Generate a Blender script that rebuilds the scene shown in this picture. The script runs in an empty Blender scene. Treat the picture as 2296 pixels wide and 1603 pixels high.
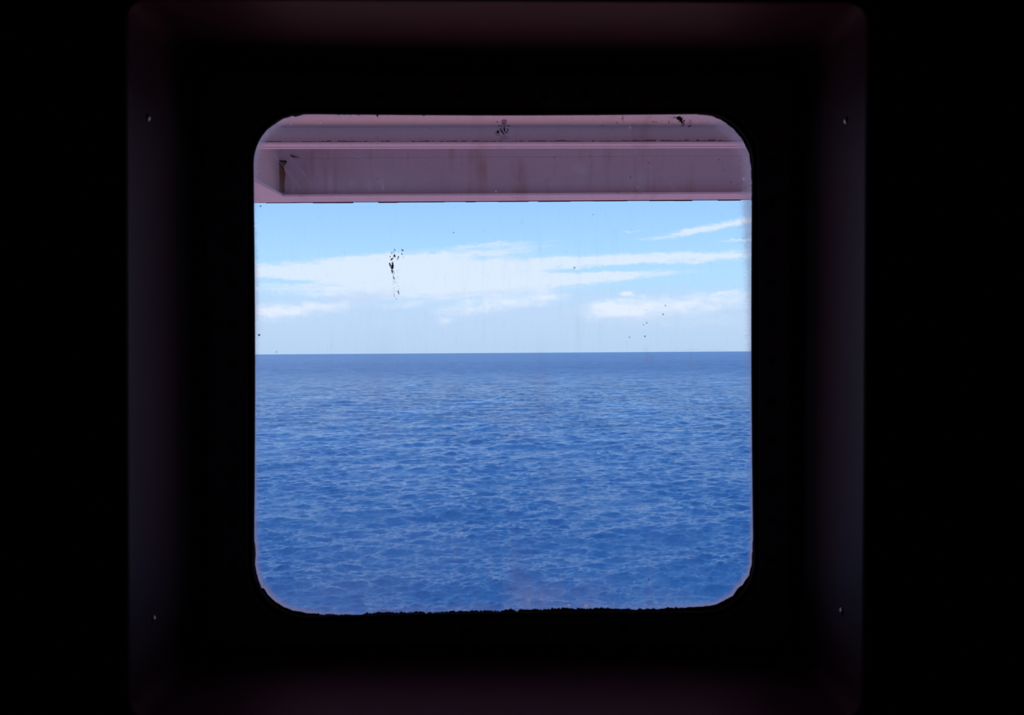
import bpy, bmesh, math, random
import numpy as np
from mathutils import Matrix, Vector

rnd = random.Random(7)
sc = bpy.context.scene
C = bpy.context.collection
PI = math.pi

# ------------------------------------------------------------------ camera
W, H, F = 2296.0, 1603.0, 2232.0
EYE = Vector((0, 0, 14.0))          # eye height over the sea
PITCH, ROLL = math.radians(-0.285), math.radians(-0.36)
cd = bpy.data.cameras.new('camera')
cam = bpy.data.objects.new('camera', cd); C.objects.link(cam)
cd.sensor_width = 36; cd.lens = 36 * F / W; cd.clip_start = 0.02; cd.clip_end = 200000
cd.dof.use_dof = True; cd.dof.focus_distance = 4.0; cd.dof.aperture_fstop = 20
ROT = Matrix.Rotation(PI / 2 + PITCH, 4, 'X') @ Matrix.Rotation(ROLL, 4, 'Z')
cam.matrix_world = Matrix.Translation(EYE) @ ROT
sc.camera = cam

sc.view_settings.view_transform = 'Standard'
sc.view_settings.look = 'None'
sc.view_settings.gamma = 1.0
sc.view_settings.use_curve_mapping = False
sc.view_settings.exposure = 0.0
try:
    sc.cycles.max_bounces = 5; sc.cycles.diffuse_bounces = 3; sc.cycles.glossy_bounces = 3; sc.cycles.transmission_bounces = 3
    sc.cycles.caustics_reflective = False; sc.cycles.caustics_refractive = False
except Exception: pass

def lin(c):
    def f(v):
        v = v / 255.0
        return v / 12.92 if v <= 0.04045 else ((v + 0.055) / 1.055) ** 2.4
    return (f(c[0]), f(c[1]), f(c[2]), 1.0)

# ------------------------------------------------------------------ node helper
class NT:
    def __init__(s, nt): s.nt = nt; s.nt.nodes.clear()
    def n(s, t, **kw):
        nd = s.nt.nodes.new(t)
        for k, v in kw.items(): setattr(nd, k, v)
        return nd
    def l(s, a, b): s.nt.links.new(a, b)
    def put(s, sock, v):
        if isinstance(v, bpy.types.NodeSocket): s.l(v, sock)
        else: sock.default_value = v
    def m(s, op, a, b=0.0, c=0.0, clamp=False):
        nd = s.n('ShaderNodeMath', operation=op, use_clamp=clamp)
        s.put(nd.inputs[0], a); s.put(nd.inputs[1], b); s.put(nd.inputs[2], c)
        return nd.outputs[0]
    def mix(s, f, a, b):
        nd = s.n('ShaderNodeMix', data_type='RGBA')
        s.put(nd.inputs[0], f); s.put(nd.inputs[6], a); s.put(nd.inputs[7], b)
        return nd.outputs[2]
    def xyz(s, x, y, z):
        nd = s.n('ShaderNodeCombineXYZ')
        s.put(nd.inputs[0], x); s.put(nd.inputs[1], y); s.put(nd.inputs[2], z)
        return nd.outputs[0]
    def sep(s, v):
        nd = s.n('ShaderNodeSeparateXYZ'); s.l(v, nd.inputs[0]); return nd.outputs
    def noise(s, v, scale=1.0, detail=4.0, rough=0.55, dist=0.0):
        nd = s.n('ShaderNodeTexNoise')
        s.put(nd.inputs['Vector'], v); nd.inputs['Scale'].default_value = scale
        nd.inputs['Detail'].default_value = detail; nd.inputs['Roughness'].default_value = rough
        nd.inputs['Distortion'].default_value = dist
        return nd.outputs[0]
    def sst(s, v, lo, hi, a=0.0, b=1.0):
        nd = s.n('ShaderNodeMapRange', interpolation_type='SMOOTHSTEP')
        s.put(nd.inputs[0], v)
        for i, q in zip((1, 2, 3, 4), (lo, hi, a, b)): s.put(nd.inputs[i], q)
        return nd.outputs[0]
    def ramp(s, f, stops):
        nd = s.n('ShaderNodeValToRGB'); s.put(nd.inputs[0], f)
        e = nd.color_ramp.elements
        while len(e) > 1: e.remove(e[-1])
        e[0].position = stops[0][0]; e[0].color = stops[0][1]
        for p, c in stops[1:]:
            q = e.new(p); q.color = c
        return nd.outputs[0]

# ------------------------------------------------------------------ world: hazy blue sky with low cloud
wd = bpy.data.worlds.new('sky'); sc.world = wd; wd.use_nodes = True
t = NT(wd.node_tree)
tc = t.n('ShaderNodeTexCoord')
X, Y, Z = t.sep(tc.outputs['Generated'])
az = t.m('MULTIPLY', t.m('ARCTAN2', X, Y), F)          # azimuth and elevation, 1/2232 rad each
el = t.m('MULTIPLY', t.m('ARCSINE', Z), F)
wob = t.noise(t.xyz(t.m('DIVIDE', az, 120), t.m('DIVIDE', el, 34), 0.0), 1, 2, .6)
wob2 = t.noise(t.xyz(t.m('DIVIDE', az, 60), t.m('DIVIDE', el, 22), 5.0), 1, 3, .6)
U = t.m('ADD', az, t.m('MULTIPLY', t.m('SUBTRACT', wob, .5), 90))
wob3 = t.noise(t.xyz(t.m('DIVIDE', az, 13), t.m('DIVIDE', el, 11), 8.0), 1, 1, .6)
V = t.m('ADD', t.m('ADD', el, t.m('MULTIPLY', t.m('SUBTRACT', wob2, .5), 17)), t.m('MULTIPLY', t.m('SUBTRACT', wob3, .5), 9))

def adeg(px, py):
    py = py + (px - 1148) * 0.0063
    a = math.atan((px - 1148) / F)
    e = math.atan((790.4 - py) / F * math.cos(a))
    return a * F, e * F
def blob(px, py, hx, hy, rot=0.0, amp=1.0, pw=1.0):
    cx, cy = adeg(px, py)
    cr, sr = math.cos(math.radians(rot)), math.sin(math.radians(rot))
    ka = (cr / hx, sr / hx, -(cx * cr + cy * sr) / hx)
    kb = (-sr / hy, cr / hy, (cx * sr - cy * cr) / hy)
    return ka, kb, amp, pw
UV1 = t.xyz(U, V, 1.0)
def dot(k):
    nd = t.n('ShaderNodeVectorMath', operation='DOT_PRODUCT'); t.l(UV1, nd.inputs[0]); nd.inputs[1].default_value = k
    return nd.outputs['Value']
def total(lst):
    acc = 0.0
    for ka, kb, amp, pw in lst:
        a, b = dot(ka), dot(kb)
        r2 = t.m('MULTIPLY_ADD', b, b, t.m('MULTIPLY', a, a))
        if pw != 1.0: r2 = t.m('POWER', r2, pw)
        acc = t.m('MULTIPLY_ADD', t.m('POWER', 1 / math.e, r2), amp, acc)
    return acc
veil = total([blob(880, 628, 330, 44, 0, .95, 2), blob(640, 630, 90, 7, -2, -.7), blob(590, 608, 150, 14, 0, .6), blob(860, 590, 160, 14, 2, .5), blob(1090, 622, 250, 40, 0, .8, 1.5),
              blob(1400, 582, 235, 12, 1.5, 1.35), blob(1400, 603, 190, 6, 1, -.75), blob(1560, 632, 140, 14, 3, -.6), blob(1620, 578, 90, 6, 5, .5), blob(1310, 624, 230, 10, 2, 1.0),
              blob(1470, 604, 190, 7, 3, .45), blob(1130, 560, 120, 14, 2, .45), blob(930, 575, 190, 12, 3, .6),
              blob(1575, 514, 85, 9, 11, .95), blob(1660, 499, 60, 7, 11, .6), blob(1662, 538, 40, 3.5, 2, .8),
              blob(1428, 518, 32, 2.5, 2, .5), blob(1450, 536, 50, 3, 3, .35), blob(1100, 548, 150, 4, 3, .4)])
puff = total([blob(700, 692, 110, 16, 6, .9), blob(600, 698, 60, 20, 0, .7), blob(860, 655, 70, 14, 3, .3),
              blob(920, 682, 70, 10, 5, .6), blob(1090, 682, 110, 22, 8, .95), blob(1230, 668, 60, 16, 8, .7),
              blob(1385, 690, 60, 20, 4, 1.1), blob(1540, 682, 190, 22, 4, .95), blob(1000, 722, 22, 9, 10, .6),
              blob(1402, 657, 10, 6, 20, .9), blob(1630, 654, 36, 5, 10, .7), blob(830, 722, 120, 14, 0, .2),
              blob(1560, 722, 200, 18, 0, .35)])
grey = total([blob(800, 668, 120, 16, 8, .9), blob(1210, 700, 160, 20, 0, .6), blob(1350, 660, 260, 12, 0, .5),
              blob(1480, 720, 200, 16, 0, .4), blob(1090, 655, 150, 8, 4, .5)])
fine = t.noise(t.xyz(t.m('DIVIDE', az, 46), t.m('DIVIDE', el, 9), 2.0), 1, 4, .62)
fine2 = t.noise(t.xyz(t.m('DIVIDE', az, 44), t.m('DIVIDE', el, 20), 9.0), 1, 4, .55)
vf = t.sst(t.m('MULTIPLY', veil, t.m('ADD', t.m('MULTIPLY', fine, 2.2), -.05)), .08, 1.05)
pf = t.sst(t.m('MULTIPLY', puff, t.m('ADD', t.m('MULTIPLY', fine2, 2.2), -.1)), .1, 1.35)
gf = t.sst(t.m('MULTIPLY', grey, t.m('ADD', t.m('MULTIPLY', fine2, 1.2), .4)), .1, 1.0)
ed = t.m('DIVIDE', t.m('MULTIPLY', el, 57.29578 / F), 90.0, clamp=True)      # elevation / 90 degrees
base = t.ramp(ed, [(0.0, lin((181, 208, 236))), (1.2 / 90, lin((186, 212, 240))), (2.6 / 90, lin((188, 215, 244))),
                   (4.0 / 90, lin((178, 219, 250))), (5.6 / 90, lin((170, 216, 252))), (8.6 / 90, lin((153, 202, 250))),
                   (16 / 90, lin((122, 178, 240))), (40 / 90, lin((72, 128, 210))), (1.0, lin((44, 92, 178)))])
hi = t.noise(t.xyz(t.m('DIVIDE', az, 900), t.m('DIVIDE', el, 260), 0.0), 1, 3, .6)
hm = t.m('MULTIPLY', t.sst(hi, .52, .75), t.sst(el, 380, 700))
col = t.mix(t.m('MULTIPLY', hm, .6), base, lin((225, 235, 248)))
col = t.mix(t.m('MULTIPLY', vf, .86), col, lin((222, 234, 249)))
col = t.mix(t.m('MULTIPLY', gf, .6), col, lin((192, 212, 240)))
col = t.mix(t.m('MULTIPLY', pf, .85), col, lin((229, 238, 251)))
low = t.m('MULTIPLY', t.sst(total([blob(1520, 786, 90, 3, 0, .8), blob(1610, 787, 60, 3, 0, .5)]), .3, .8), .12)
col = t.mix(low, col, lin((130, 165, 215)))
try: wd.cycles.sampling_method = 'MANUAL'; wd.cycles.sample_map_resolution = 1024
except Exception: pass
bg = t.n('ShaderNodeBackground'); t.put(bg.inputs[0], col); bg.inputs[1].default_value = 1.12
wo = t.n('ShaderNodeOutputWorld'); t.l(bg.outputs[0], wo.inputs[0])

# ------------------------------------------------------------------ sun: high, ahead and to the left
sl = bpy.data.lights.new('sun', 'SUN'); sl.energy = 3.4; sl.angle = math.radians(0.53); sl.color = (1.0, .96, .9)
so = bpy.data.objects.new('sun', sl); C.objects.link(so)
SE, SA = math.radians(58), math.radians(-32)
sd = Vector((math.sin(SA) * math.cos(SE), math.cos(SA) * math.cos(SE), math.sin(SE)))
so.rotation_euler = sd.to_track_quat('Z', 'Y').to_euler(); so.location = (0, 0, 60)

# ------------------------------------------------------------------ helpers
def at(px, py, Yp):
    v = ROT.to_3x3() @ Vector(((px - W / 2) / F, (H / 2 - py) / F, -1.0))
    return EYE + v * (Yp / v.y)
def link(name, me, mat, parent=None, smooth=False):
    o = bpy.data.objects.new(name, me); C.objects.link(o)
    if mat is not None:
        if isinstance(mat, (list, tuple)):
            for q in mat: me.materials.append(q)
        else: me.materials.append(mat)
    if smooth:
        for p in me.polygons: p.use_smooth = True
    if parent is not None: o.parent = parent
    return o
def from_bm(name, bm, mat, parent=None, smooth=False):
    bmesh.ops.recalc_face_normals(bm, faces=bm.faces)
    me = bpy.data.meshes.new(name); bm.to_mesh(me); bm.free()
    return link(name, me, mat, parent, smooth)
def empty(name, loc=(0, 0, 0)):
    o = bpy.data.objects.new(name, None); C.objects.link(o); o.location = loc; return o
def add_hexa(bm, pts):
    """eight corners: four of one end, then the matching four of the other"""
    v = [bm.verts.new(p) for p in pts]
    for f in ((0, 1, 2, 3), (7, 6, 5, 4), (0, 4, 5, 1), (1, 5, 6, 2), (2, 6, 7, 3), (3, 7, 4, 0)):
        bm.faces.new([v[i] for i in f])
def box(name, x, y, z, mat, parent=None, bev=0.0, skew=0.0):
    bm = bmesh.new()
    def P(a, b, c): return (a, b + skew * a, c)
    add_hexa(bm, [P(x[0], y[0], z[0]), P(x[1], y[0], z[0]), P(x[1], y[1], z[0]), P(x[0], y[1], z[0]),
                  P(x[0], y[0], z[1]), P(x[1], y[0], z[1]), P(x[1], y[1], z[1]), P(x[0], y[1], z[1])])
    if bev: bmesh.ops.bevel(bm, geom=bm.edges[:], offset=bev, segments=2, affect='EDGES')
    return from_bm(name, bm, mat, parent)

def pmat(name, color, rough=.6, spec=.5, metal=0.0, var=.12, scale=8.0, bump=0.0, bscale=60.0):
    m = bpy.data.materials.new(name); m.use_nodes = True
    q = NT(m.node_tree)
    g = q.n('ShaderNodeTexCoord')
    nz = q.noise(g.outputs['Object'], scale, 6, .6)
    c2 = tuple(min(1, v * (1 + var)) for v in color[:3]) + (1,)
    c1 = tuple(v * (1 - var) for v in color[:3]) + (1,)
    b = q.n('ShaderNodeBsdfPrincipled')
    q.put(b.inputs['Base Color'], q.mix(nz, c1, c2))
    b.inputs['Roughness'].default_value = rough; b.inputs['Metallic'].default_value = metal
    b.inputs['Specular IOR Level'].default_value = spec
    if bump:
        bn = q.n('ShaderNodeBump'); bn.inputs['Strength'].default_value = bump; bn.inputs['Distance'].default_value = .002
        q.put(bn.inputs['Height'], q.noise(g.outputs['Object'], bscale, 4, .6)); q.l(bn.outputs[0], b.inputs['Normal'])
    o = q.n('ShaderNodeOutputMaterial'); q.l(b.outputs[0], o.inputs[0])
    return m
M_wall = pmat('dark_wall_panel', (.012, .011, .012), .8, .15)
M_room = pmat('grey_room_lining', (.5, .48, .52), .9, .2)
M_carpet = pmat('dark_carpet', (.02, .015, .018), 1.0, .1)
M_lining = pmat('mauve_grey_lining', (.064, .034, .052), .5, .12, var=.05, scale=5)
M_frame = pmat('dark_painted_metal', (.42, .38, .44), .6, .3, bump=.3)
M_bolt = pmat('bolt_metal', (.2, .18, .2), .45, .5, .4)
M_screw = pmat('lining_screw_metal', (.45, .42, .46), .35, .5, .7)
M_rubber = pmat('black_rubber', (.012, .011, .013), .8, .08)
M_seal = pmat('black_sealant', (.008, .007, .012), .7, .2, bump=.5)
M_tar = pmat('tar_smear', (.018, .012, .03), .6, .3)
M_dust = pmat('grey_dirt', (.10, .08, .14), .8, .2)
M_hull = pmat('hull_paint', (.62, .56, .56), .5, .4)
M_bounce_deck = pmat('red_bounce_paint', (.52, .24, .225), .6, .3, scale=1.5)
M_edge = pmat('dark_edge_paint', (.06, .03, .09), .7, .2, var=.5, scale=14)
M_weld = pmat('brown_dirty_weld', (.17, .085, .09), .8, .2, var=.6, scale=10)
M_rust = pmat('rust', (.24, .085, .03), .9, .1, var=.55, scale=16)
M_hole = pmat('drain_hole_shade', (.008, .004, .008), .9, .1)

def ship_paint(name, color, streak):
    m = bpy.data.materials.new(name); m.use_nodes = True
    q = NT(m.node_tree); g = q.n('ShaderNodeTexCoord'); x, y, z = q.sep(g.outputs['Object'])
    n1 = q.noise(q.xyz(q.m('MULTIPLY', x, 9), y, q.m('MULTIPLY', z, 1.6)), 1, 5, .6)
    n2 = q.noise(g.outputs['Object'], 1.3, 4, .55)
    n3 = q.noise(g.outputs['Object'], 26, 5, .6)
    c = q.mix(q.m('MULTIPLY', q.sst(n1, .5, .78), streak), color, (.42, .23, .17, 1))
    c = q.mix(q.m('MULTIPLY', q.sst(n3, .66, .74), streak), c, (.25, .13, .11, 1))
    c = q.mix(q.m('MULTIPLY', n2, .22), c, (.5, .42, .5, 1))
    b = q.n('ShaderNodeBsdfPrincipled'); q.put(b.inputs['Base Color'], c)
    b.inputs['Roughness'].default_value = .5; b.inputs['Specular IOR Level'].default_value = .35
    o = q.n('ShaderNodeOutputMaterial'); q.l(b.outputs[0], o.inputs[0])
    return m
M_paint = ship_paint('weathered_pink_white_paint', (.82, .74, .86, 1), .3)
M_plate = ship_paint('streaked_pink_white_paint', (.70, .62, .72, 1), .6)

# ------------------------------------------------------------------ the sea: real waves, coarser with distance
SEA_Z = -13.0                      # the eye is 27 m above the water
def sea():
    rng = np.random.default_rng(11)
    ys = [15.0]
    while ys[-1] < 90000:
        y = ys[-1]
        r = .006 if y < 92 else (.0016 if y < 3000 else .03)
        ys.append(y * (1 + r))
    ys = np.array(ys)
    ts = np.concatenate([np.linspace(-1.6, -.72, 40, endpoint=False), np.linspace(-.72, -.36, 130, endpoint=False), np.linspace(-.36, .36, 576, endpoint=False), np.linspace(.36, .72, 130, endpoint=False), np.linspace(.72, 1.6, 41)])
    Yg, Tg = np.meshgrid(ys, ts, indexing='ij')
    Xg = Tg * Yg
    # cells
    dy = np.gradient(ys); cell = np.maximum(dy[:, None], ys[:, None] * .00125) * np.ones_like(Yg)
    Zg = np.zeros_like(Yg); DX = np.zeros_like(Yg); DY = np.zeros_like(Yg)
    N = 175
    lam = np.exp(np.linspace(math.log(.32), math.log(42), N)); lam *= np.exp(rng.normal(0, .03, N))
    env1 = .5 + .5 * np.sin(Xg * .13 + Yg * .05) * np.sin(Yg * .041 - Xg * .03 + 1)
    for i in range(N):
        L = lam[i]; k = 2 * PI / L
        spread = .62 if L < 1.5 else (.42 if L < 5 else .35)
        main = math.radians(-60 if rng.random() < .62 else -112)
        a = main + rng.normal(0, spread)
        slope = .062 if L < 1.5 else (.032 if L < 5 else (.017 if L < 12 else .010))
        amp = slope / k * (.6 + .8 * rng.random())
        rows = np.nonzero(cell[:, 0] < L * .42)[0]
        if len(rows) == 0: continue
        R = rows.max() + 1
        fade = np.clip((L * .42 - cell[:R]) / (L * .32), 0, 1)
        kx, ky = k * math.cos(a), k * math.sin(a)
        ph = kx * Xg[:R] + ky * Yg[:R] + rng.random() * 2 * PI
        e = fade * (.65 + .7 * env1[:R]) if L < 5 else fade
        c_ = np.cos(ph); s_ = np.sin(ph)
        Zg[:R] += amp * e * c_
        ch = .9 if L > 1.5 else .5
        DX[:R] -= ch * amp * e * s_ * math.cos(a); DY[:R] -= ch * amp * e * s_ * math.sin(a)
    co = np.stack([Xg + DX, Yg + DY, Zg + SEA_Z], -1).reshape(-1, 3).astype(np.float32)
    ny, nx = Yg.shape
    idx = np.arange(ny * nx).reshape(ny, nx)
    q = np.stack([idx[:-1, :-1], idx[:-1, 1:], idx[1:, 1:], idx[1:, :-1]], -1).reshape(-1, 4)
    me = bpy.data.meshes.new('sea')
    me.vertices.add(len(co)); me.vertices.foreach_set('co', co.ravel())
    me.loops.add(q.size); me.loops.foreach_set('vertex_index', q.ravel().astype(np.int32))
    me.polygons.add(len(q)); me.polygons.foreach_set('loop_start', np.arange(0, q.size, 4, dtype=np.int32))
    me.polygons.foreach_set('use_smooth', np.ones(len(q), dtype=bool))
    me.update(calc_edges=True)
    m = bpy.data.materials.new('deep_blue_sea_water'); m.use_nodes = True
    s = NT(m.node_tree); g = s.n('ShaderNodeNewGeometry')
    x, y, z = s.sep(g.outputs['Position'])
    # ripples drawn out along the crests
    P = s.xyz(s.m('MULTIPLY', s.m('ADD', s.m('MULTIPLY', x, .93), s.m('MULTIPLY', y, .37)), .6),
              s.m('MULTIPLY', s.m('SUBTRACT', s.m('MULTIPLY', y, .93), s.m('MULTIPLY', x, .37)), 1.5), 0.0)
    h1 = s.noise(P, 6.5, 4, .74)
    h2 = s.noise(P, 1.6, 3, .62)
    h3 = s.noise(P, .30, 4, .65)
    gust = s.sst(s.noise(s.xyz(x, s.m('MULTIPLY', y, .55), 3.0), .028, 4, .72), .36, .64, .25, 1.6)
    dist = y
    b1 = s.n('ShaderNodeBump'); b1.inputs['Strength'].default_value = 1; s.put(b1.inputs['Height'], h1)
    s.put(b1.inputs['Distance'], s.m('MULTIPLY', s.sst(dist, 150, 500, 1, 0), .11))
    b2 = s.n('ShaderNodeBump'); b2.inputs['Strength'].default_value = 1; s.put(b2.inputs['Height'], h2)
    s.put(b2.inputs['Distance'], s.m('MULTIPLY', s.m('MULTIPLY', gust, s.sst(dist, 100, 450, .15, 1)), .42)); s.l(b1.outputs[0], b2.inputs['Normal'])
    b3 = s.n('ShaderNodeBump'); b3.inputs['Strength'].default_value = 1; s.put(b3.inputs['Height'], h3)
    s.put(b3.inputs['Distance'], s.m('MULTIPLY', s.m('MULTIPLY', gust, s.sst(dist, 400, 1800, 0, 1)), 2.3)); s.l(b2.outputs[0], b3.inputs['Normal'])
    b = s.n('ShaderNodeBsdfPrincipled')
    b.inputs['Base Color'].default_value = (.013, .100, .295, 1)
    s.put(b.inputs['Roughness'], s.sst(dist, 150, 1700, .05, .30)); b.inputs['IOR'].default_value = 1.333
    s.l(b3.outputs[0], b.inputs['Normal'])
    o = s.n('ShaderNodeOutputMaterial'); s.l(b.outputs[0], o.inputs[0])
    ob = link('sea', me, m)
    ob['kind'] = 'structure'; ob['label'] = 'deep blue open sea with small choppy waves reaching the horizon'
    return ob
sea()

# ------------------------------------------------------------------ loops, as radius over angle about the window's middle
def ray_loop(poly, n, cx, cz):
    """poly: closed list of (x, z); resampled at n equal angles about (cx, cz)"""
    p = np.array(poly, float); a = np.arctan2(p[:, 1] - cz, p[:, 0] - cx); r = np.hypot(p[:, 0] - cx, p[:, 1] - cz)
    P2 = np.roll(p, -1, 0)
    out = []
    for k in range(n):
        th = -PI + 2 * PI * (k + .5) / n
        d = np.array([math.cos(th), math.sin(th)])
        A = p - (cx, cz); B = P2 - (cx, cz)
        den = d[0] * (B - A)[:, 1] - d[1] * (B - A)[:, 0]
        den = np.where(abs(den) < 1e-12, 1e-12, den)
        u = (A[:, 1] * d[0] - A[:, 0] * d[1]) / -den
        rr = (A[:, 0] * (B - A)[:, 1] - A[:, 1] * (B - A)[:, 0]) / den
        ok = (u >= -1e-6) & (u <= 1 + 1e-6) & (rr > 0)
        out.append(rr[ok].max() if ok.any() else 0.0)
    return np.array(out)
def rrect(x0, x1, z0, z1, r, seg=14):
    pts = []
    for cx, cz, a0 in ((x1 - r, z1 - r, 0), (x0 + r, z1 - r, 90), (x0 + r, z0 + r, 180), (x1 - r, z0 + r, 270)):
        for i in range(seg + 1):
            a = math.radians(a0 + 90 * i / seg); pts.append((cx + r * math.cos(a), cz + r * math.sin(a)))
    return pts
def loop_pts(r, cx, cz, y):
    n = len(r); out = []
    for k in range(n):
        th = -PI + 2 * PI * (k + .5) / n
        yy = y[k] if hasattr(y, '__len__') else y
        out.append((cx + r[k] * math.cos(th), yy, cz + r[k] * math.sin(th)))
    return out
def sweep(name, loops, mat, parent=None, smooth=True, closed=True):
    """loops: rings of points; consecutive rings are bridged, and the last to the first when closed"""
    bm = bmesh.new(); V_ = [[bm.verts.new(p) for p in L] for L in loops]
    n = len(loops[0]); m = len(loops)
    for j in range(m if closed else m - 1):
        A, B = V_[j], V_[(j + 1) % m]
        for i in range(n):
            bm.faces.new((A[i], A[(i + 1) % n], B[(i + 1) % n], B[i]))
    o = from_bm(name, bm, mat, parent, smooth)
    if smooth:
        for e in o.data.polygons: e.use_smooth = True
        try: o.data.set_sharp_from_angle(angle=math.radians(38))
        except Exception: pass
    return o

# visible aperture, as traced in the photograph's plane of the pane
AP = [(560, 480), (560, 455), (560.5, 430), (561.5, 407), (564, 381), (566.5, 356), (573, 331), (581.7, 311), (598, 290.6), (616, 278),
 (636, 266.6), (656, 260), (661, 262), (681, 256.5), (742, 255.3), (775, 256.8), (818, 254.5), (842, 255), (844, 263), (847, 262), (848, 256), (885, 255.5), (906, 255.5),
 (931, 253), (945, 256), (949, 259.5), (954, 256), (964, 254), (1020, 252), (1073, 249.7), (1100, 252), (1106, 257.7), (1121, 256), (1123, 252.5), (1148, 252),
 (1170, 254), (1193, 258), (1200, 255), (1266, 253.5), (1300, 254), (1311, 256), (1332, 255), (1340, 258), (1350, 255.5), (1434, 255.6), (1500, 255.6), (1564, 256.2),
 (1593, 259.5), (1616.5, 268), (1642.6, 286), (1663.5, 311), (1674, 329), (1680.5, 347.6), (1684.4, 376), (1685.7, 413), (1685.7, 466), (1687, 515),
 (1684.5, 521), (1687, 537), (1687.5, 575), (1688.5, 590), (1687.5, 605), (1688.3, 623), (1689, 780), (1690, 900), (1689, 1000), (1689, 1100), (1689, 1204), (1685.7, 1262),
 (1679, 1291), (1663.5, 1311.7), (1653, 1322), (1642.6, 1337), (1624, 1347), (1608.6, 1354.8), (1590, 1358.7), (1538, 1362), (1499, 1362), (1490, 1364), (1425, 1366),
 (1381, 1363.5), (1331, 1363), (1325, 1367), (1310, 1364), (1266, 1362.5), (1206, 1367), (1146, 1367), (1120, 1368.5), (1070, 1368), (969, 1372), (905, 1374), (863, 1373),
 (792, 1378.6), (742, 1377), (686, 1374.5), (654, 1368.5), (636, 1361.5), (616, 1349), (600.6, 1333.6), (591, 1320), (586, 1319), (578, 1297), (571.6, 1267), (573, 1239), (569.8, 1214),
 (567.8, 1163), (567, 1100), (566, 1000), (566, 968), (569, 963), (565.5, 958), (565, 900), (565, 830), (564, 819), (565, 693), (565, 591), (564, 554), (562, 521), (564, 515), (561.5, 512)]
GASK = []
for (cx, cy, a0, r) in ((1702 - 118, 1383 - 118, 0, 118), (556.5 + 122, 1394 - 122, 90, 122), (555.5 + 115, 243 + 115, 180, 115), (1699 - 115, 243 + 115, 270, 115)):
    for i in range(17):
        a = math.radians(a0 + 90 * i / 16); GASK.append((cx + r * math.cos(a), cy + r * math.sin(a)))
YG = 1.000                                                       # inner face of the window frame
WC = at(1126, 812, YG); CX, CZ = WC.x, WC.z
def px_loop(poly, Yp, n):
    return ray_loop([(at(a, b, Yp).x, at(a, b, Yp).z) for a, b in poly], n, CX, CZ)

# ------------------------------------------------------------------ room shell
RX0, RX1, RY0, RZ0, RZ1 = -2.3, 2.3, -2.6, 12.4, 14.95
YF = .855
def struct(o, label=None):
    o['kind'] = 'structure'
    if label: o['label'] = label
    return o
struct(box('floor', (RX0 - .1, RX1 + .1), (RY0 - .1, .99), (RZ0 - .08, RZ0), M_carpet))
struct(box('ceiling', (RX0 - .1, RX1 + .1), (RY0 - .1, .99), (RZ1, RZ1 + .08), M_room))
struct(box('wall_left', (RX0 - .1, RX0), (RY0, .99), (RZ0, RZ1), M_room))
struct(box('wall_right', (RX1, RX1 + .1), (RY0, .99), (RZ0, RZ1), M_room))
struct(box('wall_back', (RX0, RX1), (RY0 - .1, RY0), (RZ0, RZ1), M_room))

N1 = 960
ftl, ftr, fbr, fbl = at(287, 1, YF), at(1941, 9, YF), at(1930, 1609, YF), at(292, 1611, YF)
rx0 = (ftl.x + fbl.x) / 2; rx1 = (ftr.x + fbr.x) / 2; rz1 = (ftl.z + ftr.z) / 2; rz0 = (fbl.z + fbr.z) / 2
def corner_loop(o, r, ease=0.0):
    """outline of the window recess, grown by o"""
    c = [(ftl.x - o, ftl.z + o), (ftr.x + o, ftr.z + o), (fbr.x + o, fbr.z - o), (fbl.x - o, fbl.z - o)]
    c = [(a * (1 - ease) + ease * CX, b * (1 - ease) + ease * CZ) for a, b in c]
    pts = []
    for i in range(4):
        p = Vector(c[i]); a = (Vector(c[i - 1]) - p).normalized(); b = (Vector(c[(i + 1) % 4]) - p).normalized()
        for k in range(11):
            s_ = k / 10; q0 = p + a * r; q1 = p + b * r
            pts.append(tuple((1 - s_) ** 2 * q0 + 2 * s_ * (1 - s_) * p + s_ ** 2 * q1))
    return ray_loop(pts, N1, CX, CZ)
big = ray_loop([(RX0 - .02, RZ0 - .02), (RX1 + .02, RZ0 - .02), (RX1 + .02, RZ1 + .02), (RX0 - .02, RZ1 + .02)], N1, CX, CZ)
wl = corner_loop(.006, .022)
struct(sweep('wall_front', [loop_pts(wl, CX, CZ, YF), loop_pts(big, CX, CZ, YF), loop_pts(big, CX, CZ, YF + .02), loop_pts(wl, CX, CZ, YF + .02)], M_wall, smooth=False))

# window recess lining: deep box with a rolled front edge, fixed by four dome head screws
prof = [(.010, YF - .0015), (.006, YF - .003), (.003, YF - .003), (.001, YF - .0015), (0, YF + .0015), (0, YF + .006), (-.0006, YF + .05),
        (-.0010, YF + .10), (-.0014, .972), (-.003, .985), (-.010, .9945), (-.022, .9975), (-.022, 1.0), (.008, 1.0), (.008, YF + .02), (.010, YF + .005)]
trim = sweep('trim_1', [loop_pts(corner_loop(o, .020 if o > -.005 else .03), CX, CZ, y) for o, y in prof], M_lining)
struct(trim, 'mauve grey box lining around the deep window recess')
def screw(x, y, z, side):
    bm = bmesh.new(); n = 20; rings = []
    for rr, h in ((.0036, 0), (.0036, .0006), (.0031, .0014), (.0021, .0021), (.001, .0024)):
        rings.append([bm.verts.new((side * h, rr * math.cos(2 * PI * i / n), rr * math.sin(2 * PI * i / n))) for i in range(n)])
    for A, B in zip(rings, rings[1:]):
        for i in range(n): bm.faces.new((A[i], A[(i + 1) % n], B[(i + 1) % n], B[i]))
    bm.faces.new(rings[-1]); bm.faces.new(rings[0][::-1])
    o = from_bm('screw', bm, M_screw, trim, True); o.location = (x, y, z); return o
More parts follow.
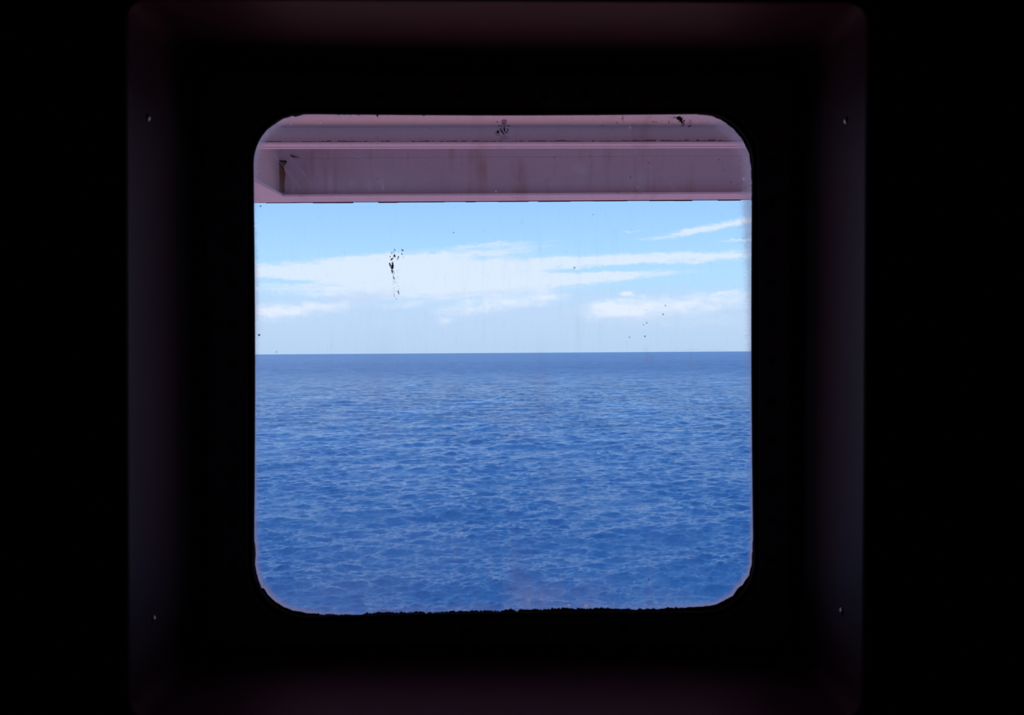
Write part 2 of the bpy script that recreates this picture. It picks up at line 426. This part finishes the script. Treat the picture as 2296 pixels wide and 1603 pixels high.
def on_side(px, py, left):
    # intersect the pixel's ray with the recess side wall
    for i in range(200):
        y = YF + i * .0008
        p = at(px, py, y); f = (p.z - fbl.z) / (ftl.z - fbl.z)
        xw = (fbl.x + (ftl.x - fbl.x) * f) if left else (fbr.x + (ftr.x - fbr.x) * f)
        if (left and p.x <= xw + .0008) or (not left and p.x >= xw - .0008): return xw, y, p.z
    return xw, y, p.z
for px, py, L in ((330, 264, True), (342, 1387, True), (1899, 270, False), (1890, 1370, False)):
    x, y, z = on_side(px, py, L)
    # the ray leaves the wall outward with distance: step along it
    best = None
    for i in range(180):
        yy = YF + .0008 * i; p = at(px, py, yy); f = (p.z - fbl.z) / (ftl.z - fbl.z)
        xw = (fbl.x + (ftl.x - fbl.x) * f) if L else (fbr.x + (ftr.x - fbr.x) * f)
        d = abs(p.x - xw)
        if best is None or d < best[0]: best = (d, xw, yy, p.z)
    _, xw, yy, zz = best
    screw(xw + (.0006 if L else -.0006), yy, zz, 1 if L else -1)

# ------------------------------------------------------------------ window
win = empty('window_1', (CX, YG, CZ)); struct(win, 'square ship window with rounded corners, bolted black frame and salt stained glass')
def kid(o, parent=win):
    o.parent = parent; o.matrix_parent_inverse = parent.matrix_basis.inverted() if parent is win else Matrix.Identity(4); return o
gk = px_loop(GASK, YG, N1)
frame = sweep('window_frame', [loop_pts(corner_loop(.004, .03), CX, CZ, YG), loop_pts(corner_loop(.004, .03), CX, CZ, YG + .0065),
                               loop_pts(gk, CX, CZ, YG + .0065), loop_pts(gk, CX, CZ, YG + .0012), loop_pts(gk + .0006, CX, CZ, YG)], M_frame)
kid(frame)
# cross head bolts round the frame
def bolt_mesh():
    bm = bmesh.new(); n = 24; rings = []
    for rr, h in ((.0047, 0), (.0047, -.0006), (.0042, -.0011), (.0030, -.0013)):
        rings.append([bm.verts.new((rr * math.cos(2 * PI * i / n), h, rr * math.sin(2 * PI * i / n))) for i in range(n)])
    for A, B in zip(rings, rings[1:]):
        for i in range(n): bm.faces.new((A[i], A[(i + 1) % n], B[(i + 1) % n], B[i]))
    # recessed cross
    cr = []
    for i in range(n):
        a = 2 * PI * i / n; k = abs(math.cos(2 * a)) ** 3
        rr = .0006 + .0019 * k
        cr.append(bm.verts.new((rr * math.cos(a), -.0013, rr * math.sin(a))))
    dn = [bm.verts.new((v.co.x * .55, .0004, v.co.z * .55)) for v in cr]
    for i in range(n):
        j = (i + 1) % n
        bm.faces.new((rings[-1][i], rings[-1][j], cr[j], cr[i])); bm.faces.new((cr[i], cr[j], dn[j], dn[i]))
    bm.faces.new(dn)
    bmesh.ops.recalc_face_normals(bm, faces=bm.faces)
    me = bpy.data.meshes.new('bolt'); bm.to_mesh(me); bm.free(); me.materials.append(M_bolt); return me
bme = bolt_mesh()
bolts = [(673 + 91.0 * i, 213 + .3 * i) for i in range(11)] + [(685 + 89.5 * i, 1423.5 - 1.55 * i) for i in range(11)]
bolts += [(1729, 366 + 89.0 * i) for i in range(11)] + [(518 + .3 * i, 368 + 89.4 * i) for i in range(11)]
for a, b in bolts:
    o = bpy.data.objects.new('bolt', bme); C.objects.link(o); o.parent = frame; o.location = at(a, b, YG)
# rubber gasket bead just inside the frame's hole
ga = []
for k in range(9):
    a = 2 * PI * k / 9
    ga.append(loop_pts(gk - .0030 + .0032 * math.cos(a), CX, CZ, YG + .0040 + .0034 * math.sin(a)))
kid(sweep('rubber_gasket', ga, M_rubber))
N2 = 2400
ap = px_loop(AP, 1.0105, N2)
rg = np.random.default_rng(3)
def nz1(n, f, amp):
    k = np.interp(np.arange(n) * f / n, np.arange(f + 1), np.append(rg.normal(0, 1, f), 0)); return k * amp
rag = nz1(N2, 1200, .00055) + nz1(N2, 500, .0006) + nz1(N2, 120, .0003)
th = -PI + 2 * PI * (np.arange(N2) + .5) / N2
calm = np.where(abs(np.cos(th)) < .60, np.where(np.sin(th) > 0, .6, 1.0), .32)
apr = ap + rag * calm
seal = sweep('sealant', [loop_pts(apr, CX, CZ, 1.0105), loop_pts(ap + .004, CX, CZ, 1.0085), loop_pts(ap + .032, CX, CZ, 1.0085),
                         loop_pts(ap + .032, CX, CZ, 1.0128), loop_pts(apr + .0004, CX, CZ, 1.0128)], M_seal, smooth=False)
kid(seal)

# glass: slab with a finely meshed outer face that carries the salt film
YO = 1.0195
def glass_material():
    m = bpy.data.materials.new('salt_stained_glass'); m.use_nodes = True
    q = NT(m.node_tree); g = q.n('ShaderNodeTexCoord'); v = g.outputs['Object']; x, y, z = q.sep(v)
    at_ = q.n('ShaderNodeAttribute'); at_.attribute_name = 'salt'; salt = at_.outputs['Fac']
    at2 = q.n('ShaderNodeAttribute'); at2.attribute_name = 'film'; film = at2.outputs['Fac']
    big_ = q.noise(v, 7, 2, .6)
    streak = q.noise(q.xyz(q.m('MULTIPLY', x, 95), 0.0, q.m('MULTIPLY', z, 13)), 1, 3, .6)
    strk2 = q.noise(q.xyz(q.m('MULTIPLY', x, 230), 0.0, q.m('MULTIPLY', z, 38)), 1, 2, .6)
    grain = q.noise(v, 1500, 1, .6); gr2 = q.noise(v, 420, 2, .65)
    blot = q.noise(q.xyz(q.m('MULTIPLY', x, 150), 0.0, q.m('MULTIPLY', z, 85)), 1, 3, .6)
    spot = q.m('MULTIPLY', q.sst(blot, .57, .76), q.m('ADD', .06, q.m('MULTIPLY', film, .9)))
    spot = q.m('ADD', spot, q.m('MULTIPLY', q.sst(q.noise(v, 320, 2, .5), .70, .80), .14))
    haze = q.m('ADD', .013, q.m('MULTIPLY', q.sst(streak, .46, .80), q.m('MULTIPLY', .085, q.sst(big_, .35, .7))))
    haze = q.m('ADD', haze, q.m('MULTIPLY', q.sst(strk2, .60, .82), .07))
    haze = q.m('ADD', haze, spot)
    haze = q.m('ADD', haze, q.m('MULTIPLY', film, q.m('ADD', .25, q.m('MULTIPLY', streak, 1.1))))
    sf = q.m('MULTIPLY', salt, q.m('ADD', .35, q.m('MULTIPLY', q.m('ADD', grain, gr2), .65)))
    fac = q.m('MINIMUM', q.m('ADD', haze, sf), .92)
    tr = q.n('ShaderNodeBsdfTransparent'); tr.inputs[0].default_value = (.985, .985, .995, 1)
    tl = q.n('ShaderNodeBsdfTranslucent'); tl.inputs[0].default_value = (.78, .90, 1.0, 1)
    df = q.n('ShaderNodeBsdfDiffuse'); df.inputs[0].default_value = (.7, .7, .75, 1)
    mx = q.n('ShaderNodeMixShader'); mx.inputs[0].default_value = .25; q.l(tl.outputs[0], mx.inputs[1]); q.l(df.outputs[0], mx.inputs[2])
    m2 = q.n('ShaderNodeMixShader'); q.l(fac, m2.inputs[0]); q.l(tr.outputs[0], m2.inputs[1]); q.l(mx.outputs[0], m2.inputs[2])
    o = q.n('ShaderNodeOutputMaterial'); q.l(m2.outputs[0], o.inputs[0]); return m
def clear_material():
    m = bpy.data.materials.new('clear_glass'); m.use_nodes = True
    q = NT(m.node_tree)
    tr = q.n('ShaderNodeBsdfTransparent'); tr.inputs[0].default_value = (.985, .99, 1, 1)
    gl = q.n('ShaderNodeBsdfGlossy'); gl.inputs['Roughness'].default_value = .02
    fr = q.n('ShaderNodeFresnel'); fr.inputs[0].default_value = 1.45
    mx = q.n('ShaderNodeMixShader'); q.l(fr.outputs[0], mx.inputs[0]); q.l(tr.outputs[0], mx.inputs[1]); q.l(gl.outputs[0], mx.inputs[2])
    o = q.n('ShaderNodeOutputMaterial'); q.l(mx.outputs[0], o.inputs[0]); return m
def glass():
    n = 420
    hx, hz = .262, .262
    xs = np.linspace(CX - hx, CX + hx, n); zs = np.linspace(CZ - hz, CZ + hz, n)
    Xg, Zg = np.meshgrid(xs, zs, indexing='ij')
    # squeeze the square's corners into the rounded outline grown by 12 mm
    TH = np.arctan2(Zg - CZ, Xg - CX); RR = np.hypot(Xg - CX, Zg - CZ)
    lim = np.interp(TH.ravel(), th, ap + .012).reshape(TH.shape)
    sq = np.minimum(hx / np.maximum(abs(np.cos(TH)), 1e-9), hz / np.maximum(abs(np.sin(TH)), 1e-9))
    R2 = np.where(RR > 0, RR * np.where(RR / sq > .5, 1 + (lim / sq - 1) * np.clip((RR / sq - .5) / .5, 0, 1) ** 2, 1), 0)
    X2 = CX + R2 * np.cos(TH); Z2 = CZ + R2 * np.sin(TH)
    # edge distance in units of a photo pixel at the pane (0.45 mm)
    edge = (np.interp(TH.ravel(), th, apr).reshape(TH.shape) * (YO / 1.0105) - R2) / .000457
    # width and strength of the salt band round the pane
    # angle (deg), width, strength     (0 right, 90 top, 180 left, -90 bottom)
    key = [(-180, 12, .42), (-160, 11, .5), (-146, 11, .65), (-137, 12, .85), (-128, 11, .6), (-119, 9, .22), (-90, 7, .1), (-62, 7, .15), (-50, 9, .7), (-44, 11, .9), (-36, 8, .85),
           (-25, 9, .55), (0, 14, .5), (20, 18, .6), (28, 26, .62), (38, 28, .6), (45, 26, .5), (55, 18, .35), (65, 8, .25), (90, 7, .2), (115, 8, .25), (125, 10, .4), (135, 15, .65), (142, 15, .65), (150, 13, .6), (165, 15, .55), (180, 14, .45)]
    TD = np.degrees(TH)
    k = np.array(key); wd_ = np.interp(TD.ravel(), k[:, 0], k[:, 1]).reshape(TD.shape); st = np.interp(TD.ravel(), k[:, 0], k[:, 2]).reshape(TD.shape)
    jit = np.random.default_rng(5).normal(0, 1, TD.shape)
    w_ = wd_ * (1 + .10 * jit)
    salt = st * 1 / (1 + np.exp((edge - w_ * .8) / (w_ * .16 + .5)))
    # thin films left by dried spray: bottom and a few patches (photo pixels -> metres on the pane)
    film = np.zeros_like(salt)
    def patch(px, py, sx, sy, a):
        p = at(px, py, YO); film[:] += a * np.exp(-((X2 - p.x) / (sx * .000457)) ** 2 - ((Z2 - p.z) / (sy * .000457)) ** 2)
    for p in ((1210, 1335, 60, 28, .32), (1160, 1300, 26, 60, .16), (780, 1330, 200, 40, .13), (1330, 1330, 60, 30, .14), (1457, 1290, 4, 90, .16), (1500, 1340, 60, 20, .12),
              (1215, 880, 16, 90, .12), (850, 860, 40, 90, .08), (850, 980, 36, 30, .08), (1150, 960, 40, 24, .10), (1250, 1070, 40, 60, .06), (900, 1250, 240, 70, .07),
              (1458, 806, 11, 11, .25), (1449, 790, 5, 14, .12), (1549, 815, 4, 26, .22), (1100, 300, 420, 30, .07), (820, 415, 200, 16, .18), (740, 410, 6, 30, .2),
              (1250, 412, 220, 14, .12), (870, 380, 60, 40, .08), (600, 300, 40, 30, .12), (1430, 400, 20, 26, .15), (1300, 380, 20, 12, .2), (1200, 250, 500, 12, .12), (1130, 1362, 500, 9, .16)):
        patch(*p)
    def grid(yv): return np.stack([X2, np.full_like(X2, yv), Z2], -1).reshape(-1, 3)
    co = np.concatenate([grid(YO), grid(YO - .006)]).astype(np.float32)
    idx = np.arange(n * n).reshape(n, n)
    a = np.stack([idx[:-1, :-1], idx[:-1, 1:], idx[1:, 1:], idx[1:, :-1]], -1).reshape(-1, 4)
    b = (a + n * n)[:, ::-1]
    rim = np.concatenate([idx[0, :], idx[1:, -1], idx[-1, -2::-1], idx[-2:0:-1, 0]])
    r2 = np.roll(rim, -1)
    c = np.stack([rim, r2, r2 + n * n, rim + n * n], -1)[:, ::-1]
    q = np.concatenate([a, b, c])
    me = bpy.data.meshes.new('glass_pane')
    me.vertices.add(len(co)); me.vertices.foreach_set('co', co.ravel())
    me.loops.add(q.size); me.loops.foreach_set('vertex_index', q.ravel().astype(np.int32))
    me.polygons.add(len(q)); me.polygons.foreach_set('loop_start', np.arange(0, q.size, 4, dtype=np.int32))
    mi = np.ones(len(q), dtype=np.int32); mi[:len(a)] = 0
    me.materials.append(glass_material()); me.materials.append(clear_material())
    me.polygons.foreach_set('material_index', mi)
    me.update(calc_edges=True)
    z0 = np.zeros(n * n, dtype=np.float32)
    for nm, arr in (('salt', salt), ('film', film)):
        A = me.attributes.new(nm, 'FLOAT', 'POINT'); A.data.foreach_set('value', np.concatenate([arr.ravel().astype(np.float32), z0]))
    o = bpy.data.objects.new('glass_pane', me); C.objects.link(o); o['label'] = 'clear glass filmed with dried salt'
    return kid(o)
pane = glass()

# marks on the outer face of the pane: thin crusts, each a little solid
YM = YO + .0002
def crust(bm, pts, Yp=YM, th_=.0003):
    a = [bm.verts.new(at(p[0], p[1], Yp)) for p in pts]
    b = [bm.verts.new(at(p[0], p[1], Yp + th_)) for p in pts]
    n = len(pts)
    for i in range(n):
        j = (i + 1) % n; bm.faces.new((a[i], a[j], b[j], b[i]))
    c1 = bm.verts.new(sum((v.co for v in a), Vector()) / n); c2 = bm.verts.new(sum((v.co for v in b), Vector()) / n)
    for i in range(n):
        j = (i + 1) % n; bm.faces.new((c1, a[j], a[i])); bm.faces.new((c2, b[i], b[j]))
def stroke(bm, x0, y0, x1, y1, w0, w1, jag=.25, Yp=YM):
    n = max(4, int(math.hypot(x1 - x0, y1 - y0) / 1.6)); d = Vector((x1 - x0, y1 - y0)); L = d.length or 1; nn = Vector((-d.y, d.x)) / L
    A, B = [], []
    for i in range(n + 1):
        s_ = i / n; w = (w0 + (w1 - w0) * s_) * (1 + rnd.uniform(-jag, jag)) * (math.sin(PI * min(1, max(.06, s_ * .9 + .06))) ** .4)
        p = Vector((x0, y0)) + d * s_
        A.append(tuple(p + nn * w / 2)); B.append(tuple(p - nn * w / 2))
    crust(bm, A + B[::-1], Yp)
def dab(bm, x, y, r, jag=.35, asp=1.0, Yp=YM):
    n = 9; crust(bm, [(x + r * math.cos(2 * PI * i / n) * (1 + rnd.uniform(-jag, jag)), y + asp * r * math.sin(2 * PI * i / n) * (1 + rnd.uniform(-jag, jag))) for i in range(n)], Yp)
def crop(S, ox, oy): return lambda x, y: (ox + x / S, oy + y / S)
# tar smear seen against the clouds
bm = bmesh.new(); g8 = crop(10.02, 830, 530)
for x0, y0, x1, y1, w0, w1 in ((500, 565, 508, 640, 14, 44), (506, 620, 500, 700, 46, 56), (498, 690, 492, 742, 56, 30), (432, 590, 462, 690, 24, 24), (465, 690, 480, 720, 30, 24),
                               (485, 740, 505, 850, 30, 16), (520, 760, 545, 850, 10, 8), (520, 895, 530, 960, 12, 14), (535, 930, 552, 968, 14, 12), (458, 535, 520, 480, 30, 22), (540, 400, 565, 478, 26, 16),
                               (520, 430, 540, 465, 14, 10), (465, 380, 500, 385, 16, 14), (440, 440, 455, 470, 14, 14), (515, 340, 540, 365, 16, 12), (535, 285, 570, 325, 18, 14), (705, 290, 745, 330, 22, 18),
                               (710, 378, 718, 412, 22, 18), (735, 455, 762, 488, 10, 6), (630, 440, 640, 480, 24, 22), (636, 475, 600, 535, 18, 6), (628, 1210, 634, 1262, 14, 20), (634, 1255, 650, 1310, 18, 8),
                               (527, 1290, 545, 1312, 16, 10), (575, 1400, 600, 1408, 14, 12), (545, 1010, 560, 1016, 16, 12), (548, 1050, 566, 1048, 12, 10), (470, 350, 490, 345, 8, 8), (530, 1320, 560, 1370, 5, 4)):
    p, q = g8(x0, y0), g8(x1, y1); stroke(bm, p[0], p[1], q[0], q[1], w0 / 7.0, w1 / 7.0, .35)
for k in range(26):
    y = rnd.uniform(740, 1260); p = g8(rnd.choice((520, 640, 610)) + rnd.gauss(0, 12), y); dab(bm, p[0], p[1], rnd.uniform(.4, .8))
sm = kid(from_bm('tar_smear', bm, M_tar)); 
# reparent marks under the pane
def under(o, label=None):
    o.parent = pane; o.matrix_parent_inverse = Matrix.Identity(4)
    if label: o['label'] = label
    return o
pane_inv = None
pane.parent = win
sm.parent = None; under(sm, 'dark tar smear and drips against the clouds')
# black paint smear under the top edge, right
bm = bmesh.new(); gp = crop(19.13, 1480, 240)
for x0, y0, x1, y1, w0, w1 in ((440, 455, 510, 425, 26, 22), (550, 490, 650, 420, 40, 46), (660, 460, 900, 440, 70, 110), (690, 520, 930, 470, 50, 110), (760, 560, 960, 500, 50, 120), (820, 600, 960, 560, 50, 110),
                               (900, 600, 970, 750, 90, 40), (960, 640, 1085, 545, 80, 30), (1000, 640, 1040, 740, 60, 34), (890, 830, 1045, 740, 30, 44), (1215, 850, 1330, 770, 60, 70), (960, 520, 1010, 440, 30, 22),
                               (800, 640, 900, 590, 30, 40)):
    p, q = gp(x0, y0), gp(x1, y1); stroke(bm, p[0], p[1], q[0], q[1], w0 / 19.13, w1 / 19.13, .3)
for k in range(14):
    p = gp(rnd.uniform(1150, 1340), rnd.uniform(560, 800)); stroke(bm, p[0], p[1], p[0] + 2.4, p[1] - 2.6, .7, .4)
for px_, py_ in ((1397, 262), (1396, 266), (1398, 271), (1464, 273), (1471, 274), (1395, 258), (1457, 262), (1500, 272), (1564, 265), (1500, 275), (1383, 275), (1350, 281)):
    dab(bm, px_, py_, rnd.uniform(.8, 1.8))
under(from_bm('paint_smear', bm, M_tar), 'black paint smear at upper right of the glass')
# maker's stamp near the top edge: small disc, text lines, slanted bars, text lines (illegible in the photograph)
bm = bmesh.new(); gs = crop(16.4, 1060, 240)
def ring(cx, cy, ro, ri, n=20, a0=0, a1=360):
    for i in range(n):
        b0, b1 = math.radians(a0 + (a1 - a0) * i / n), math.radians(a0 + (a1 - a0) * (i + 1) / n)
        crust(bm, [gs(cx + ro * math.cos(b0), cy + ro * math.sin(b0)), gs(cx + ro * math.cos(b1), cy + ro * math.sin(b1)), gs(cx + ri * math.cos(b1), cy + ri * math.sin(b1)), gs(cx + ri * math.cos(b0), cy + ri * math.sin(b0))])
def sstk(x0, y0, x1, y1, w):
    p, q = gs(x0, y0), gs(x1, y1); stroke(bm, p[0], p[1], q[0], q[1], w / 16.4, w / 16.4, .08)
ring(1155, 545, 92, 64); sstk(1110, 500, 1150, 570, 26); sstk(1150, 570, 1200, 480, 34); sstk(1100, 590, 1180, 600, 18)
ring(910, 555, 36, 12, 10, 90, 330)
def words(x0, x1, y, h, wd0):
    x = x0
    while x < x1:
        w = rnd.uniform(.6, 1.1) * wd0
        if rnd.random() > .12:
            sstk(x, y - h * rnd.uniform(.2, .5), x, y + h * .5, 15)
            if rnd.random() > .4: sstk(x, y + rnd.choice((-.4, 0, .45)) * h, x + w * .6, y + rnd.choice((-.4, 0, .45)) * h, 13)
        x += w
words(935, 1375, 685, 44, 26)
sstk(1000, 790, 1160, 1030, 52); sstk(1130, 745, 1190, 745, 26); sstk(1160, 760, 1165, 890, 70); sstk(1290, 790, 1290, 870, 50); sstk(1290, 870, 1240, 970, 34); sstk(1010, 775, 1110, 775, 20); sstk(1165, 880, 1230, 960, 40)
dab(bm, *gs(930, 925), 2.8, .15, 1.2); ring(930, 955, 96, 80, 16, 20, 330)
words(1030, 1310, 1080, 46, 30); words(1000, 1370, 1165, 34, 26)
M_print = pmat('faded_dark_print', (.17, .11, .19), .8, .2)
under(from_bm('glass_stamp', bm, M_print), 'small dark maker stamp near the top edge')
# loose flecks and specks
def milk_material():
    m = bpy.data.materials.new('salt_crust'); m.use_nodes = True; q = NT(m.node_tree)
    tl = q.n('ShaderNodeBsdfTranslucent'); tl.inputs[0].default_value = (.82, .92, 1, 1)
    tr = q.n('ShaderNodeBsdfTransparent'); tr.inputs[0].default_value = (1, 1, 1, 1)
    gx = q.n('ShaderNodeTexCoord'); f = q.m('ADD', .6, q.m('MULTIPLY', q.noise(gx.outputs['Object'], 2000, 2), .3))
    mx = q.n('ShaderNodeMixShader'); q.l(f, mx.inputs[0]); q.l(tr.outputs[0], mx.inputs[1]); q.l(tl.outputs[0], mx.inputs[2])
    o = q.n('ShaderNodeOutputMaterial'); q.l(mx.outputs[0], o.inputs[0]); return m
M_milk = milk_material()
for x, y, r in ((1668, 401, 4.0), (1676, 353, 2.6), (1676, 366, 2.2), (1112, 429, 2.2), (1413, 286, 2), (741, 269, 2.3), (719, 276, 2.2), (653, 278, 2), (572, 376, 2), (577, 384, 2), (577, 392, 1.6),
                (1276, 1357, 4), (1315, 1358, 5), (574, 438, 2), (581, 442, 1.8), (582, 452, 2.4), (1451, 805, 2), (1433, 803, 1.6), (1429, 420, 1.6), (1417, 350, 1.6)):
    b_ = bmesh.new(); dab(b_, x, y, r, .3, .8); under(from_bm('salt_fleck', b_, M_milk))
for x, y, r in ((1411.5, 756, 1.5), (1446, 754, 1.9), (1450, 724, 1.5), (1443, 728, 1.3), (1487, 704.5, 2), (1492, 685, 1.6), (1455, 1299, 1.8), (581, 751, 3), (1288, 600, 2), (1017, 521, 1.6), (1449, 694, 1),
                (1330, 481, 1.2), (620, 789, 1.4), (1413, 397, 1.4), (963, 289, 1.3), (1386, 432, 1.3), (584, 462, 2)):
    b_ = bmesh.new(); dab(b_, x, y, r, .35, .8); under(from_bm('dirt_speck', b_, M_dust))
for x0, y0, x1, y1 in ((612, 345, 686, 436), (645, 346, 716, 432), (770, 342, 826, 360), (1497, 400, 1524, 448)):
    b_ = bmesh.new(); stroke(b_, x0, y0, x1, y1, .75, .5, .3); under(from_bm('scratch', b_, M_milk), 'thin pale scratch')

# fix the parent offset of what hangs from the window empty
for o in [c for c in win.children]:
    o.matrix_parent_inverse = Matrix.Translation(-win.location)

# ------------------------------------------------------------------ ship outside the window
apn = ray_loop([(at(a, b, 1.0105).x, at(a, b, 1.0105).z) for a, b in AP], N1, CX, CZ)
ZC = 14.0
hb = ray_loop([(-6, 9.2), (6, 9.2), (6, 15.3), (-6, 15.3)], N1, CX, CZ)
ho = apn + .036
struct(sweep('wall_outer', [loop_pts(ho, CX, CZ, 1.0075), loop_pts(hb, CX, CZ, 1.0075), loop_pts(hb, CX, CZ, 1.03), loop_pts(ho, CX, CZ, 1.03)], M_hull, smooth=False),
       'painted steel side of the ship around the window')
struct(box('bounce_deck', (-16, 16), (-6, 12.0), (8.9, 9.2), M_bounce_deck), 'unseen red deck added below the window to bounce warm light onto the overhang')  # added out of view; sunlit red surface tints the overhang from below
struct(box('lower_hull', (-16, 16), (-6, 12.0), (-15, 8.9), M_hull), 'painted side of the ship down to the waterline')

deck = empty('overhead_deck', (0, 3.5, ZC + 1.0))
deck['label'] = 'pink white painted steel deck overhang above the sea, with beam and rusty corner'; deck['category'] = 'deck'
def dk(o, label=None, parent=None):
    o.parent = parent or deck
    if parent is None: o.matrix_parent_inverse = Matrix.Translation(-deck.location)
    if label: o['label'] = label
    return o
def zt(py, Y): return ZC + (790.4 - py) / F * Y
SK = .022
YB = 4.40
zs1 = zt(286, YB)
dk(box('soffit_panel', (-6, 6), (1.031, YB + .005), (zs1, zs1 + .05), M_paint, skew=0))
beam_parts = box('beam_web', (-6, 6), (YB, YB + .02), (zt(331, YB), zs1 + .02), M_paint, skew=SK)
bw = dk(beam_parts)
dk(box('beam_flange', (-6, 6), (YB - .055, YB + .05), (zt(334, YB + .05), zt(334, YB + .05) + .010), M_paint, bev=.003, skew=SK))
# dirty weld along the foot of the web, irregular
bm = bmesh.new(); x = -2.2; YF1 = YB - .054
zf = zt(334, YB + .05) + .010
while x < 2.6:
    L = rnd.uniform(.008, .035); h = rnd.uniform(.001, .007) * (1.4 if x > .2 else .9)
    add_hexa(bm, [(x, YF1 + SK * x, zf), (x + L, YF1 + SK * (x + L), zf), (x + L, YB + .001 + SK * (x + L), zf), (x, YB + .001 + SK * x, zf),
                  (x, YF1 + .003 + SK * x, zf + h), (x + L, YF1 + .003 + SK * (x + L), zf + h * rnd.uniform(.5, 1.2)), (x + L, YB + .001 + SK * (x + L), zf + h), (x, YB + .001 + SK * x, zf + h)])
    x += L * rnd.uniform(.9, 1.25)
dk(from_bm('weld_bead', bm, M_weld), 'brown dirty weld along the beam')
YC = 5.80
zin = zt(353, YC)
zce = ZC + 1.75
dk(box('recess_ceiling', (-6, 6), (YB - .3, YC + .02), (zce, zce + .05), M_plate))
dk(box('upper_web', (-6, 6), (YB - .02, YB), (zs1 + .02, zce), M_paint))
add_line = box('plate_seam', (-6, 6), (YC - .002, YC + .001), (zin - .0012, zin + .0012), M_plate)
dk(add_line, 'thin seam along the plate')
dk(box('coaming_plate', (-6, 6), (YC, YC + .02), (zt(447, YC + .11), zce), M_plate))
zfl = zt(451, 5.93)
fy0 = (zfl + .012 - ZC) * F / (790.4 - 433)
dk(box('coaming_flange', (-6, 6), (fy0, 5.93), (zfl, zfl + .012), M_paint, bev=.002, skew=.003))
# dark ragged edge along the outer lip
bm = bmesh.new(); x = -2.6
while x < 2.8:
    L = rnd.uniform(.05, .2); h = rnd.uniform(.001, .006)
    add_hexa(bm, [(x, 5.925, zfl - h), (x + L, 5.925, zfl - h * rnd.uniform(.6, 1)), (x + L, 5.937, zfl - h), (x, 5.937, zfl - h),
                  (x, 5.925, zfl + .001), (x + L, 5.925, zfl + .001), (x + L, 5.937, zfl + .001), (x, 5.937, zfl + .001)])
    x += L
dk(from_bm('lip_edge', bm, M_edge), 'dark ragged outer lip')
# transverse bulkhead closing the recess on the left
xb = at(627, 400, YC).x
dk(box('transverse_plate', (xb - .02, xb), (YB + .02, YC), (zfl + .012, zce), M_plate))
# triangular gusset where flange and bulkhead meet
gy = (zfl + .012 - ZC) * F / (790.4 - 396)
bm = bmesh.new()
tri = [(xb - .9, 5.926), (xb - .9, gy - .55), (xb - .012, 5.13), (xb + .0, 5.15), (at(634, 431, fy0).x, fy0), (at(634, 431, fy0).x, 5.926)]
lo = [bm.verts.new((a, b, zfl - .0006)) for a, b in tri]; up = [bm.verts.new((a, b, zfl + (.024 if i_ < 4 else .0121))) for i_, (a, b) in enumerate(tri)]
bm.faces.new(lo[::-1]); bm.faces.new(up)
for i in range(len(tri)):
    j = (i + 1) % len(tri); bm.faces.new((lo[i], lo[j], up[j], up[i]))
dk(from_bm('gusset_plate', bm, M_paint))
# rust streak in the corner, on the plate, below a small drain notch
yr = YC - .004
def onp(px, py): p = at(px, py, yr); return p
def patch_mesh(name, pts, mat, th_=.003, label=None):
    bm = bmesh.new(); a = [bm.verts.new(at(p[0], p[1], yr)) for p in pts]; b = [bm.verts.new(at(p[0], p[1], yr) + Vector((0, th_, 0))) for p in pts]
    bm.faces.new(a); bm.faces.new(b[::-1]); n = len(pts)
    for i in range(n):
        j = (i + 1) % n; bm.faces.new((a[i], a[j], b[j], b[i]))
    return dk(from_bm(name, bm, mat), label)
g5 = crop(10.69, 550, 330)
patch_mesh('rust_streak', [g5(*p) for p in ((815, 470), (900, 480), (925, 470), (930, 420), (985, 370), (995, 340), (955, 318), (905, 325), (850, 330), (935, 330), (920, 420), (935, 560), (965, 650), (950, 740), (935, 860), (935, 1000), (930, 1080), (880, 1060), (820, 1020), (800, 940), (820, 880), (828, 720), (820, 600))][:0] or
           [g5(*p) for p in ((830, 330), (985, 330), (985, 380), (930, 430), (935, 560), (962, 650), (945, 740), (935, 860), (940, 1078), (880, 1075), (815, 1020), (800, 930), (822, 860), (828, 720), (815, 560))], M_rust, .003, 'orange brown rust streak')
yr -= .004
patch_mesh('drain_notch', [g5(*p) for p in ((765, 290), (850, 312), (900, 318), (950, 312), (990, 330), (980, 372), (945, 350), (900, 335), (855, 345), (870, 400), (915, 470), (895, 490), (835, 440), (790, 380))], M_hole, .003, 'drain notch, its inner shade painted as a flat dark patch')  # not cut through: near-black patch stands for the shade in the hole
patch_mesh('paint_flake', [g5(*p) for p in ((1060, 175), (1130, 190), (1190, 212), (1310, 243), (1200, 238), (1120, 235))], M_weld, .003)
